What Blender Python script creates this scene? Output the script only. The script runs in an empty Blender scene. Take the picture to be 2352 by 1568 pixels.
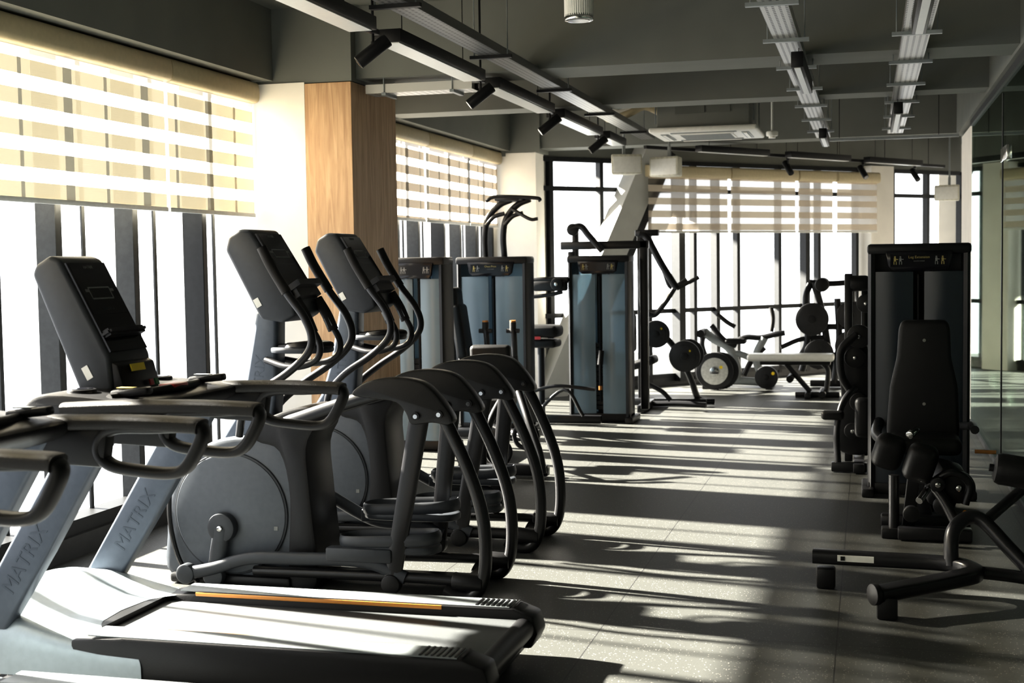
import bpy, bmesh, math, random
from mathutils import Vector, Matrix, Euler
random.seed(4)
scn=bpy.context.scene
COL=scn.collection
V=Vector
# ------------------------------------------------------------ materials
def newmat(name):
    m=bpy.data.materials.new(name); m.use_nodes=True
    return m, m.node_tree, m.node_tree.nodes['Principled BSDF']
def mat(name,col,rough=.5,metal=0,noise=.12,nscale=30,bump=0,spec=.5,emit=0):
    m,nt,p=newmat(name)
    p.inputs['Roughness'].default_value=rough; p.inputs['Metallic'].default_value=metal
    p.inputs['Specular IOR Level'].default_value=spec
    tc=nt.nodes.new('ShaderNodeTexCoord'); n=nt.nodes.new('ShaderNodeTexNoise'); n.inputs['Scale'].default_value=nscale
    nt.links.new(tc.outputs['Object'],n.inputs['Vector'])
    r=nt.nodes.new('ShaderNodeValToRGB'); c=V(col)
    lo=[max(0,x*(1-noise)) for x in c]+[1]; hi=[min(1,x*(1+noise)) for x in c]+[1]
    r.color_ramp.elements[0].position=.35; r.color_ramp.elements[0].color=lo
    r.color_ramp.elements[1].position=.65; r.color_ramp.elements[1].color=hi
    nt.links.new(n.outputs['Fac'],r.inputs[0]); nt.links.new(r.outputs[0],p.inputs['Base Color'])
    if bump:
        b=nt.nodes.new('ShaderNodeBump'); b.inputs['Strength'].default_value=bump; b.inputs['Distance'].default_value=.002
        nt.links.new(n.outputs['Fac'],b.inputs['Height']); nt.links.new(b.outputs[0],p.inputs['Normal'])
    return m
M={}
M['black']=mat('black_plastic',(.006,.006,.0065),.42,bump=.2,nscale=300,spec=.3)
M['pad']=mat('black_vinyl',(.005,.005,.005),.5,bump=.3,nscale=120,spec=.25)
M['tube']=mat('black_powder_coat',(.008,.008,.009),.34,bump=.1,nscale=200,spec=.35)
M['grip']=mat('rubber_grip',(.010,.009,.008),.55,bump=.8,nscale=400,spec=.25)
M['slate']=mat('slate_grey_plastic',(.082,.092,.107),.42,noise=.05,spec=.35)
M['slated']=mat('dark_slate_plastic',(.032,.036,.042),.45,noise=.05,spec=.35)
M['mast']=mat('blue_grey_metal',(.085,.10,.125),.38,metal=.3,noise=.05,spec=.35)
M['mastd']=mat('blue_grey_print',(.070,.084,.105),.38,metal=.3,noise=.05,spec=.35)
M['silver']=mat('silver_paint',(.36,.41,.44),.38,metal=.3,noise=.04)
M['rail']=mat('grey_rail',(.24,.26,.265),.4,noise=.05)
M['belt']=mat('treadmill_belt',(.085,.09,.092),.34,noise=.1,nscale=200,spec=.9)
M['chrome']=mat('chrome',(.7,.7,.7),.15,metal=1,noise=.02)
M['plate']=mat('iron_plate',(.012,.012,.013),.45,spec=.35)
M['platef']=mat('grey_plate_face',(.5,.5,.47),.4)
M['orange']=mat('orange_accent',(.55,.22,.03),.45,noise=.03)
M['dorange']=mat('dull_orange',(.4,.16,.03),.5,noise=.03)
M['yellow']=mat('yellow_sticker',(.85,.65,.03),.5,noise=.03)
M['dyellow']=mat('faded_yellow_print',(.32,.26,.08),.5,noise=.03)
M['red']=mat('red_plastic',(.4,.02,.02),.4)
M['green']=mat('green_button',(.02,.2,.05),.4)
M['white']=mat('white_plastic',(.78,.77,.72),.4,noise=.03)
M['pale']=mat('sheen_white_vinyl',(.85,.85,.8),.35,noise=.03)  # bench top reflection put into the base colour as white
M['lamp']=mat('lamp_diffuser',(.66,.67,.65),.35,noise=.02)
M['screen']=mat('screen_glass',(.006,.006,.008),.16,noise=.02,spec=.3)
M['label']=mat('grey_print',(.16,.165,.16),.5)
M['wall']=mat('white_paint',(.80,.76,.69),.8,noise=.03,nscale=4)
M['ceil']=mat('grey_ceiling_paint',(.125,.13,.113),.75,noise=.05,nscale=3)
M['beam']=mat('grey_beam_paint',(.155,.16,.142),.7,noise=.05,nscale=3)
M['frame']=mat('window_frame',(.012,.013,.014),.45,spec=.25)
M['frameg']=mat('window_frame_grey',(.035,.037,.038),.5,spec=.25)
M['plinth']=mat('dark_plinth',(.02,.02,.02),.5)
M['brace']=mat('pale_brace_paint',(.50,.50,.47),.7,noise=.04,nscale=5)
M['cass']=mat('cream_cassette',(.52,.44,.28),.5,noise=.04)
M['spkr']=mat('speaker_plastic',(.6,.58,.48),.5)

def wood():
    m,nt,p=newmat('oak_cladding')
    tc=nt.nodes.new('ShaderNodeTexCoord'); mp=nt.nodes.new('ShaderNodeMapping'); mp.inputs['Scale'].default_value=(9,9,.7)
    n=nt.nodes.new('ShaderNodeTexNoise'); n.inputs['Scale'].default_value=3; n.inputs['Detail'].default_value=8; n.inputs['Distortion'].default_value=1.2
    r=nt.nodes.new('ShaderNodeValToRGB')
    r.color_ramp.elements[0].position=.3; r.color_ramp.elements[0].color=(.42,.25,.125,1)
    r.color_ramp.elements[1].position=.7; r.color_ramp.elements[1].color=(.66,.44,.25,1)
    nt.links.new(tc.outputs['Object'],mp.inputs[0]); nt.links.new(mp.outputs[0],n.inputs['Vector']); nt.links.new(n.outputs['Fac'],r.inputs[0]); nt.links.new(r.outputs[0],p.inputs['Base Color'])
    p.inputs['Roughness'].default_value=.5
    return m
M['wood']=wood()
def floorm():
    m,nt,p=newmat('speckled_rubber'); N=nt.nodes; L=nt.links
    tc=N.new('ShaderNodeTexCoord'); sp=N.new('ShaderNodeSeparateXYZ'); L.new(tc.outputs['Object'],sp.inputs[0])
    def seam(out,off,period,w):
        a=N.new('ShaderNodeMath'); a.operation='ADD'; a.inputs[1].default_value=off+100*period; L.new(out,a.inputs[0])
        d=N.new('ShaderNodeMath'); d.operation='DIVIDE'; d.inputs[1].default_value=period; L.new(a.outputs[0],d.inputs[0])
        f=N.new('ShaderNodeMath'); f.operation='FRACT'; L.new(d.outputs[0],f.inputs[0])
        l=N.new('ShaderNodeMath'); l.operation='LESS_THAN'; l.inputs[1].default_value=w/period; L.new(f.outputs[0],l.inputs[0])
        return l.outputs[0]
    s1=seam(sp.outputs[0],.13,1.0,.005); s2=seam(sp.outputs[1],.4,6.0,.005)
    mx=N.new('ShaderNodeMath'); mx.operation='MAXIMUM'; L.new(s1,mx.inputs[0]); L.new(s2,mx.inputs[1])
    v=N.new('ShaderNodeTexVoronoi'); v.inputs['Scale'].default_value=110; L.new(tc.outputs['Object'],v.inputs['Vector'])
    w=N.new('ShaderNodeTexWhiteNoise'); L.new(v.outputs['Position'],w.inputs[0])
    g=N.new('ShaderNodeMath'); g.operation='GREATER_THAN'; g.inputs[1].default_value=.80; L.new(w.outputs['Value'],g.inputs[0])
    l=N.new('ShaderNodeMath'); l.operation='LESS_THAN'; l.inputs[1].default_value=.26; L.new(v.outputs['Distance'],l.inputs[0])
    mu=N.new('ShaderNodeMath'); mu.operation='MULTIPLY'; L.new(g.outputs[0],mu.inputs[0]); L.new(l.outputs[0],mu.inputs[1])
    no=N.new('ShaderNodeTexNoise'); no.inputs['Scale'].default_value=1.2; L.new(tc.outputs['Object'],no.inputs['Vector'])
    r=N.new('ShaderNodeValToRGB'); r.color_ramp.elements[0].color=(.033,.034,.031,1); r.color_ramp.elements[1].color=(.046,.047,.043,1); L.new(no.outputs['Fac'],r.inputs[0])
    m1=N.new('ShaderNodeMixRGB'); m1.inputs[2].default_value=(.20,.19,.17,1); L.new(mu.outputs[0],m1.inputs[0]); L.new(r.outputs[0],m1.inputs[1])
    m2=N.new('ShaderNodeMixRGB'); m2.inputs[2].default_value=(.012,.012,.012,1); L.new(mx.outputs[0],m2.inputs[0]); L.new(m1.outputs[0],m2.inputs[1])
    L.new(m2.outputs[0],p.inputs['Base Color']); p.inputs['Roughness'].default_value=.5; p.inputs['Specular IOR Level'].default_value=.35
    n2=N.new('ShaderNodeTexNoise'); n2.inputs['Scale'].default_value=160; L.new(tc.outputs['Object'],n2.inputs['Vector'])
    b=N.new('ShaderNodeBump'); b.inputs['Strength'].default_value=.25; b.inputs['Distance'].default_value=.002; L.new(n2.outputs['Fac'],b.inputs['Height']); L.new(b.outputs[0],p.inputs['Normal'])
    return m
M['floor']=floorm()
def blindm(name,hue,tcol,mixo,see,sheer,scol):
    m=bpy.data.materials.new(name); m.use_nodes=True; nt=m.node_tree; N=nt.nodes; L=nt.links; N.clear()
    tc=N.new('ShaderNodeTexCoord'); sp=N.new('ShaderNodeSeparateXYZ'); L.new(tc.outputs['Object'],sp.inputs[0])
    d=N.new('ShaderNodeMath'); d.operation='DIVIDE'; d.inputs[1].default_value=.158; L.new(sp.outputs[2],d.inputs[0])
    f=N.new('ShaderNodeMath'); f.operation='FRACT'; L.new(d.outputs[0],f.inputs[0])
    g=N.new('ShaderNodeMath'); g.operation='GREATER_THAN'; g.inputs[1].default_value=.48; L.new(f.outputs[0],g.inputs[0])
    d2=N.new('ShaderNodeMath'); d2.operation='MULTIPLY'; d2.inputs[1].default_value=500; L.new(sp.outputs[2],d2.inputs[0])
    sn=N.new('ShaderNodeMath'); sn.operation='SINE'; L.new(d2.outputs[0],sn.inputs[0])
    mr=N.new('ShaderNodeMapRange'); mr.inputs[1].default_value=-1; mr.inputs[2].default_value=1; mr.inputs[3].default_value=.88; mr.inputs[4].default_value=1; L.new(sn.outputs[0],mr.inputs[0])
    hs=N.new('ShaderNodeMixRGB'); hs.blend_type='MULTIPLY'; hs.inputs[0].default_value=1; hs.inputs[1].default_value=list(tcol)+[1]; L.new(mr.outputs[0],hs.inputs[2])
    df=N.new('ShaderNodeBsdfDiffuse'); df.inputs[0].default_value=list(hue)+[1]
    tl=N.new('ShaderNodeBsdfTranslucent'); L.new(hs.outputs[0],tl.inputs[0])
    t0=N.new('ShaderNodeBsdfTransparent'); t0.inputs[0].default_value=(1,.90,.68,1)
    mo=N.new('ShaderNodeMixShader'); mo.inputs[0].default_value=mixo; L.new(df.outputs[0],mo.inputs[1]); L.new(tl.outputs[0],mo.inputs[2])
    m0=N.new('ShaderNodeMixShader'); m0.inputs[0].default_value=see; L.new(mo.outputs[0],m0.inputs[1]); L.new(t0.outputs[0],m0.inputs[2])
    tr=N.new('ShaderNodeBsdfTransparent'); tl2=N.new('ShaderNodeBsdfTranslucent'); tl2.inputs[0].default_value=list(scol)+[1]
    ms=N.new('ShaderNodeMixShader'); ms.inputs[0].default_value=sheer; L.new(tr.outputs[0],ms.inputs[1]); L.new(tl2.outputs[0],ms.inputs[2])
    mx=N.new('ShaderNodeMixShader'); L.new(g.outputs[0],mx.inputs[0]); L.new(ms.outputs[0],mx.inputs[1]); L.new(m0.outputs[0],mx.inputs[2])
    o=N.new('ShaderNodeOutputMaterial'); L.new(mx.outputs[0],o.inputs[0])
    return m
M['blind']=blindm('zebra_fabric',(.85,.78,.6),(.95,.84,.60),.15,.05,.85,(.5,.46,.38))
M['blind_shadow']=blindm('shadow_tinted_zebra_fabric',(.80,.70,.58),(.80,.68,.55),.14,.05,.78,(.45,.42,.38))  # same zebra cloth, shadow tone put into its colours as beige
# dense bands: weak forward scatter keeps sun-lit cloth just below clipping
for k in ('blind','blind_shadow'):
    for n in M[k].node_tree.nodes:
        if n.bl_idname=='ShaderNodeMixRGB':
            c=n.inputs[1].default_value; n.inputs[1].default_value=(c[0]*.15,c[1]*.15,c[2]*.15,1)
def traym(name,c):
    m,nt,p=newmat(name); N=nt.nodes; L=nt.links
    tc=N.new('ShaderNodeTexCoord'); sp=N.new('ShaderNodeSeparateXYZ'); L.new(tc.outputs['Object'],sp.inputs[0])
    def fr(o,per,lo):
        d=N.new('ShaderNodeMath'); d.operation='DIVIDE'; d.inputs[1].default_value=per; L.new(o,d.inputs[0])
        a=N.new('ShaderNodeMath'); a.operation='ADD'; a.inputs[1].default_value=100; L.new(d.outputs[0],a.inputs[0])
        f=N.new('ShaderNodeMath'); f.operation='FRACT'; L.new(a.outputs[0],f.inputs[0])
        g=N.new('ShaderNodeMath'); g.operation='GREATER_THAN'; g.inputs[1].default_value=lo; L.new(f.outputs[0],g.inputs[0]); return g.outputs[0]
    a=fr(sp.outputs[0],.034,.6); b=fr(sp.outputs[1],.05,.35)
    mu=N.new('ShaderNodeMath'); mu.operation='MULTIPLY'; L.new(a,mu.inputs[0]); L.new(b,mu.inputs[1])
    mx=N.new('ShaderNodeMixRGB'); mx.inputs[1].default_value=(c,c,c*.97,1); mx.inputs[2].default_value=(.03,.03,.03,1); L.new(mu.outputs[0],mx.inputs[0])
    L.new(mx.outputs[0],p.inputs['Base Color']); p.inputs['Metallic'].default_value=.55; p.inputs['Roughness'].default_value=.38
    return m
M['tray']=traym('perforated_galvanised',.5); M['trayd']=traym('dark_perforated_steel',.17)
def glassm(name,tint,refl):
    m=bpy.data.materials.new(name); m.use_nodes=True; nt=m.node_tree; N=nt.nodes; L=nt.links; N.clear()
    tr=N.new('ShaderNodeBsdfTransparent'); tr.inputs[0].default_value=tint
    gl=N.new('ShaderNodeBsdfGlossy'); gl.inputs['Roughness'].default_value=.02; gl.inputs[0].default_value=(.66,.76,.69,1)
    fz=N.new('ShaderNodeFresnel'); fz.inputs[0].default_value=1.45
    ad=N.new('ShaderNodeMath'); ad.operation='MULTIPLY_ADD'; ad.inputs[1].default_value=refl; ad.inputs[2].default_value=.02; ad.use_clamp=True; L.new(fz.outputs[0],ad.inputs[0])
    mx=N.new('ShaderNodeMixShader'); L.new(ad.outputs[0],mx.inputs[0]); L.new(tr.outputs[0],mx.inputs[1]); L.new(gl.outputs[0],mx.inputs[2])
    o=N.new('ShaderNodeOutputMaterial'); L.new(mx.outputs[0],o.inputs[0]); return m
M['pglass']=glassm('partition_glass',(.42,.50,.46,1),.9)
def panelm(name,c,t,k=.5):
    m,nt,p=newmat(name); N=nt.nodes; L=nt.links
    tc=N.new('ShaderNodeTexCoord'); n=N.new('ShaderNodeTexNoise'); n.inputs['Scale'].default_value=2; L.new(tc.outputs['Object'],n.inputs['Vector'])
    r=N.new('ShaderNodeValToRGB'); r.color_ramp.elements[0].color=[x*.85 for x in c]+[1]; r.color_ramp.elements[1].color=[x*1.15 for x in c]+[1]; L.new(n.outputs['Fac'],r.inputs[0])
    L.new(r.outputs[0],p.inputs['Base Color']); p.inputs['Roughness'].default_value=.25
    tl=N.new('ShaderNodeBsdfTransparent'); tl.inputs[0].default_value=list(t)+[1]
    mx=N.new('ShaderNodeMixShader'); mx.inputs[0].default_value=k; L.new(p.outputs[0],mx.inputs[1]); L.new(tl.outputs[0],mx.inputs[2])
    L.new(mx.outputs[0],N['Material Output'].inputs[0]); return m
M['bluepanel']=panelm('smoked_blue_panel',(.24,.32,.38),(.46,.57,.64),.38)
M['darkpanel']=mat('dark_blue_panel',(.014,.02,.028),.3,noise=.1,nscale=3)

# ------------------------------------------------------------ mesh builder
def catmull(pts,closed=False,sub=6):
    P=[V(p) for p in pts]; n=len(P); out=[]
    rng=n if closed else n-1
    for i in range(rng):
        p0=P[(i-1)%n] if (closed or i>0) else P[0]*2-P[1]
        p1=P[i]; p2=P[(i+1)%n]
        p3=P[(i+2)%n] if (closed or i+2<n) else P[-1]*2-P[-2]
        for k in range(sub):
            t=k/sub
            out.append(.5*((2*p1)+(p2-p0)*t+(2*p0-5*p1+4*p2-p3)*t*t+(3*p1-p0-3*p2+p3)*t*t*t))
    if not closed: out.append(P[-1])
    return out
class B:
    def __init__(s): s.bm=bmesh.new(); s.mats=[]
    def add(s,tb,m,T=None):
        m=M[m] if isinstance(m,str) else m
        if m not in s.mats: s.mats.append(m)
        ix=s.mats.index(m)
        if T is not None: tb.transform(T)
        bmesh.ops.recalc_face_normals(tb,faces=tb.faces[:])
        for f in tb.faces: f.material_index=ix
        me=bpy.data.meshes.new('t'); tb.to_mesh(me); s.bm.from_mesh(me); bpy.data.meshes.remove(me); tb.free(); return s
    def box(s,c,size,m,rot=(0,0,0),bev=0,seg=2):
        tb=bmesh.new(); bmesh.ops.create_cube(tb,size=1); tb.transform(Matrix.Diagonal((*size,1)))
        if bev: bmesh.ops.bevel(tb,geom=tb.edges[:],offset=min(bev,min(size)*.49),segments=seg,affect='EDGES',profile=.5)
        return s.add(tb,m,Matrix.Translation(c)@Euler(rot).to_matrix().to_4x4())
    def cyl(s,p0,p1,r,m,r2=None,n=24,bev=0):
        p0=V(p0);p1=V(p1);d=p1-p0;tb=bmesh.new()
        bmesh.ops.create_cone(tb,cap_ends=True,segments=n,radius1=r,radius2=r if r2 is None else r2,depth=d.length)
        if bev:
            es=[e for e in tb.edges if any(len(f.verts)>4 for f in e.link_faces)]
            bmesh.ops.bevel(tb,geom=es,offset=bev,segments=2,affect='EDGES',profile=.5)
        return s.add(tb,m,Matrix.Translation((p0+p1)/2)@d.to_track_quat('Z','Y').to_matrix().to_4x4())
    def tube(s,pts,r,m,closed=False,smooth=True,rb=None,n=12,sub=6,up=(0,1,0),taper=None,sq=1):
        P=catmull(pts,closed,sub) if smooth else [V(p) for p in pts]
        tb=bmesh.new(); rings=[]; N=len(P); rb=rb or r; u=V(up)
        pw=lambda c:math.copysign(abs(c)**sq,c)
        for i,p in enumerate(P):
            if closed: t=P[(i+1)%N]-P[i-1]
            else: t=P[min(i+1,N-1)]-P[max(i-1,0)]
            t.normalize(); b=u-t*u.dot(t)
            if b.length<.05: b=V((1,0,0))-t*t.x
            b.normalize(); nn=b.cross(t); u=b
            k=1 if taper is None else taper[0]+(taper[1]-taper[0])*i/(N-1)
            rings.append([tb.verts.new(p+(nn*pw(math.cos(a))*r+b*pw(math.sin(a))*rb)*k) for a in [2*math.pi*j/n for j in range(n)]])
        for i in range(N if closed else N-1):
            A=rings[i];C=rings[(i+1)%N]
            for j in range(n): tb.faces.new((A[j],A[(j+1)%n],C[(j+1)%n],C[j]))
        if not closed: tb.faces.new(rings[0]); tb.faces.new(rings[-1])
        return s.add(tb,m)
    def prism(s,pts,a,b,m,bev=0,seg=2,ax='Y'):
        tb=bmesh.new()
        def mk(p,t): return (p[0],t,p[1]) if ax=='Y' else ((t,p[0],p[1]) if ax=='X' else (p[0],p[1],t))
        v0=[tb.verts.new(mk(p,a)) for p in pts]; v1=[tb.verts.new(mk(p,b)) for p in pts]
        tb.faces.new(v0); tb.faces.new(v1[::-1]); n=len(pts)
        for i in range(n): tb.faces.new((v0[i],v0[(i+1)%n],v1[(i+1)%n],v1[i]))
        bmesh.ops.recalc_face_normals(tb,faces=tb.faces[:])
        if bev: bmesh.ops.bevel(tb,geom=tb.edges[:],offset=bev,segments=seg,affect='EDGES',profile=.5,clamp_overlap=True)
        return s.add(tb,m)
    def sprism(s,pts,a,b,m,bev=.01,sub=4,ax='Y'):
        P=catmull([(p[0],p[1],0) for p in pts],True,sub)
        P=[(p.x,p.y) for p in P]
        tb=bmesh.new()
        def mk(p,t): return (p[0],t,p[1]) if ax=='Y' else ((t,p[0],p[1]) if ax=='X' else (p[0],p[1],t))
        def inset(q,d):
            out=[]; n=len(q)
            ar=sum(q[i][0]*q[(i+1)%n][1]-q[(i+1)%n][0]*q[i][1] for i in range(n)); sg=1 if ar>0 else -1
            for i in range(n):
                tx=q[(i+1)%n][0]-q[i-1][0]; ty=q[(i+1)%n][1]-q[i-1][1]; l=math.hypot(tx,ty) or 1
                out.append((q[i][0]-ty/l*d*sg,q[i][1]+tx/l*d*sg))
            return out
        Q=inset(P,bev); sgn=1 if b>a else -1
        R=[[tb.verts.new(mk(p,t)) for p in q] for q,t in ((Q,a),(inset(P,bev*.3),a+sgn*bev*.3),(P,a+sgn*bev),(P,b-sgn*bev),(inset(P,bev*.3),b-sgn*bev*.3),(Q,b))]
        n=len(P)
        for k in range(5):
            for i in range(n): tb.faces.new((R[k][i],R[k][(i+1)%n],R[k+1][(i+1)%n],R[k+1][i]))
        tb.faces.new(R[0]); tb.faces.new(R[-1])
        return s.add(tb,m)
    def grid(s,fn,nu,nv,m,cap=False):
        tb=bmesh.new(); g=[[tb.verts.new(fn(i/nu,j/nv)) for j in range(nv+1)] for i in range(nu+1)]
        for i in range(nu):
            for j in range(nv): tb.faces.new((g[i][j],g[i+1][j],g[i+1][j+1],g[i][j+1]))
        return s.add(tb,m)
    def disc(s,c,r,t,m,ax='Y',hole=0,n=40,bev=.008):
        c=V(c); d={'X':V((1,0,0)),'Y':V((0,1,0)),'Z':V((0,0,1))}[ax] if isinstance(ax,str) else V(ax).normalized()
        s.cyl(c-d*t/2,c+d*t/2,r,m,n=n,bev=bev)
        return s
    def text(s,body,size,T,m,ext=.0006):
        cu=bpy.data.curves.new('t','FONT'); cu.body=body; cu.size=size; cu.extrude=ext; cu.align_x='CENTER'; cu.align_y='CENTER'; cu.resolution_u=2
        ob=bpy.data.objects.new('t',cu); COL.objects.link(ob); dg=bpy.context.evaluated_depsgraph_get(); dg.update()
        me=bpy.data.meshes.new_from_object(ob.evaluated_get(dg)); tb=bmesh.new(); tb.from_mesh(me)
        bpy.data.objects.remove(ob); bpy.data.meshes.remove(me); bpy.data.curves.remove(cu)
        return s.add(tb,m,T)
    def obj(s,name,parent=None,label=None,kind=None,loc=None):
        me=bpy.data.meshes.new(name); s.bm.to_mesh(me); s.bm.free()
        for m in s.mats: me.materials.append(m)
        me.shade_smooth(); me.set_sharp_from_angle(angle=math.radians(38))
        o=bpy.data.objects.new(name,me); COL.objects.link(o)
        if parent is not None: o.parent=parent
        if label: o['label']=label
        if kind: o['kind']=kind
        if loc: o.location=loc
        return o
def thing(name,label,cat,loc=(0,0,0),rz=0,group=None):
    e=bpy.data.objects.new(name,None); e.empty_display_size=.1; COL.objects.link(e); e.location=loc; e.rotation_euler=(0,0,rz)
    e['label']=label; e['category']=cat
    if group: e['group']=group
    return e
def solo(b,name,label,cat,group=None,loc=None,kind=None):
    o=b.obj(name,loc=loc); o['label']=label; o['category']=cat
    if group: o['group']=group
    if kind: o['kind']=kind
    return o
def copy_thing(root,loc,rz=None,label=None):
    def rec(o,par):
        c=o.copy(); COL.objects.link(c)
        if par is not None: c.parent=par; c.matrix_parent_inverse=o.matrix_parent_inverse.copy()
        for ch in [x for x in o.children]: rec(ch,c)
        return c
    c=rec(root,None); c.location=loc
    if rz is not None: c.rotation_euler=(0,0,rz)
    if label: c['label']=label
    return c
def struct(b,name): 
    o=b.obj(name,kind='structure'); return o

# ------------------------------------------------------------ ROOM
XL=-4.3; ZC=3.4
b=B(); b.box((-.4,9.5,-.05),(8.6,27,.1),'floor'); struct(b,'floor')
struct(B().box((-.4,9.5,ZC+.05),(8.6,27,.1),'ceil'),'ceiling')
b=B()
b.box((XL-.1,3,.06),(.3,13,.12),'plinth'); b.box((XL-.1,12.4,.06),(.3,6.6,.12),'plinth')
b.box((XL-.12,6,3.14),(.2,19,.52),'beam')
struct(b,'wall_left')
struct(B().prism([(XL-.2,8.75),(-3.82,8.75),(-3.82,9.65),(XL-.2,9.65)],0,2.88,'wall',ax='Z'),'wall_left_pier_near')
struct(B().prism([(XL-.2,15.2),(-3.75,15.2),(-3.75,15.75),(XL-.2,15.75)],0,2.88,'wall',ax='Z'),'wall_left_pier_far')
struct(B().box((-3.645,9.2,1.435),(.35,.9,2.87),'wood',bev=.003,seg=1),'wall_column_wood')
b=B(); b.box((-3.9,9.2,3.14),(.86,.88,.53),'beam'); b.box((-4.0,15.5,3.14),(.6,.6,.53),'beam'); struct(b,'wall_column_head')
b=B(); b.box(((XL-4.07)/2,2.9,3.15),(.25,11.7,.5),'beam'); b.box(((XL-4.07)/2,12.43,3.15),(.25,5.55,.5),'beam'); struct(b,'trim_1')
for i,(y0,y1,z) in enumerate([(8.85,9.35,2.9),(11.05,11.4,2.9),(15.25,15.65,2.92),(4.2,4.7,2.92)]):
    struct(B().box((-1.6,(y0+y1)/2,(z+ZC)/2),(5.4,y1-y0,ZC-z),'beam'),'trim_%d'%(i+2))
struct(B().box((1.05,6.5,3.14),(.3,17,.53),'beam'),'trim_6')
def winleft(name,y0,y1,muls,shadow_bars=True):
    b=B()
    b.box((XL-.05,(y0+y1)/2,.16),(.14,y1-y0,.08),'frame'); b.box((XL-.05,(y0+y1)/2,2.88),(.12,y1-y0,.08),'frame')
    for k,y in enumerate(muls):
        if k%3==2: b.box((XL-.04,y,1.5),(.15,.06,2.7),'frame',bev=.004,seg=1)
        else: b.box((XL-.07,y,1.5),(.13,.06,2.7),'frameg',bev=.004,seg=1)
        if shadow_bars and y+.4<y1: b.box((XL-.10,y+.38,1.5),(.012,.03,2.7),'frameg')  # slim bars added between mullions to stripe the floor with shadow
    struct(b,name)
winleft('window_1',-3.5,8.75,[-3.12+.8*i for i in range(15)])
winleft('window_2',9.65,15.2,[9.72,10.5,11.3,12.0,12.6,13.3,14.0,14.6,15.15])
P0=V((-3.75,15.6,0)); D=V((.67,.742,0)).normalized(); Nn=V((D.y,-D.x,0))
LF=7.6
ang=math.atan2(D.y,D.x)
def fbox(b,s,z,off,size,m,bev=0):
    c=P0+D*s+Nn*off; b.box((c.x,c.y,z),size,m,rot=(0,0,ang),bev=bev)
b=B(); fbox(b,LF/2-.3,.05,-.1,(LF+.6,.2,.1),'plinth'); fbox(b,LF/2-.3,3.12,-.1,(LF+.6,.2,.56),'beam')
fbox(b,5.68,1.44,0,(.46,.36,2.88),'wall'); struct(b,'wall_far')
b=B()
for z in (.12,.95,2.48,2.83): fbox(b,LF/2-.1,z,-.02,(LF+.1,.07,.055),'frame')
for i in range(11):
    s=.1+i*.75; fbox(b,s,1.45,-.03,(.055,.09,2.8),'frame')
fbox(b,2.05,1.4,.03,(.10,.16,2.7),'frame'); fbox(b,4.3,1.4,.03,(.08,.12,2.7),'frame'); fbox(b,2.7,1.4,.0,(.06,.12,2.7),'frame')
struct(b,'window_3')
a=P0+D*(-.05)+Nn*.16; c=P0+D*1.55+Nn*.16
d=(c+V((0,0,2.95))-a); L_=d.length; mid=(a+c+V((0,0,2.95)))/2
zx=d.normalized(); yy=Nn; xx=yy.cross(zx)
T=Matrix((xx,yy,zx)).transposed().to_4x4(); T.translation=mid
b=B(); tb=bmesh.new(); bmesh.ops.create_cube(tb,size=1); tb.transform(Matrix.Translation((.03,0,0))@Matrix.Diagonal((.34,.26,L_+.2,1))); b.add(tb,'brace',T)
tb=bmesh.new(); bmesh.ops.create_cube(tb,size=1); tb.transform(Matrix.Translation((-.20,-.02,0))@Matrix.Diagonal((.12,.24,L_+.2,1))); b.add(tb,'frame',T)
struct(b,'trim_7')
PX=.95
struct(B().box((PX+.08,14.2,1.425),(.16,1.5,2.85),'wall'),'wall_right')
struct(B().box((1.5,18.2,1.7),(.1,8,3.4),'wall'),'wall_right_far')
struct(B().box((3.9,9.5,1.7),(.1,27,3.4),'beam'),'wall_outer')
struct(B().box((-.4,-4.0,1.7),(8.6,.1,3.4),'beam'),'wall_back')
struct(B().box((2.6,23,1.7),(3,.1,3.4),'wall'),'wall_end')
b=B()
ys=[-3.9,-1,1.6,4.2,7.3,10.4,13.43]
for y0,y1 in zip(ys,ys[1:]): b.box((PX,(y0+y1)/2,1.42),(.012,y1-y0-.012,2.8),'pglass')
b.box((PX,4.8,2.845),(.05,17.2,.05),'frameg'); b.box((PX,4.8,.02),(.04,17.2,.04),'frameg')
for y in ys[1:-1]:
    b.box((PX,y-.25,2.32),(.05,.42,.10),'chrome',bev=.004); b.box((PX,y,1.4),(.022,.035,2.75),'frameg')
struct(b,'window_4')

# ------------------------------------------------------------ BLINDS
def blind(w,zt,zb,label,loc,rz,group,fm='blind'):
    t=thing('roller_blind',label,'blind',loc,rz,group)
    B().sprism([(-.05,zt-.01),(-.05,zt-.12),(.02,zt-.135),(.05,zt-.1),(.05,zt),(0,zt+.01)],-w/2,w/2,'cass',bev=.004,ax='X').obj('cassette',t)
    b=B(); b.grid(lambda u,v:((u-.5)*(w-.03),0,zt-.1+(zb-zt+.1)*v),1,1,fm); b.obj('striped_fabric',t)
    B().box((0,0,zb),(w-.02,.016,.028),'white',bev=.004).obj('bottom_rail',t)
    return t
for y0,y1 in [(-3.4,-1.4),(-1.4,.6),(.6,2.9),(2.9,5.2),(5.2,7.5),(7.5,8.72)]:
    blind(y1-y0-.01,2.88,1.96,'cream zebra roller blind half lowered over tall window',(XL+.1,(y0+y1)/2,0),math.pi/2,'zebra blinds along the window wall')
for y0,y1 in [(9.68,11.1),(11.1,12.5),(12.5,14.0),(14.0,15.17)]:
    blind(y1-y0-.02,2.88,2.02,'zebra roller blind with painted-in beige shadow beside the wood-clad column',(XL+.1,(y0+y1)/2,0),math.pi/2,'zebra blinds along the window wall','blind_shadow')
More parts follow.
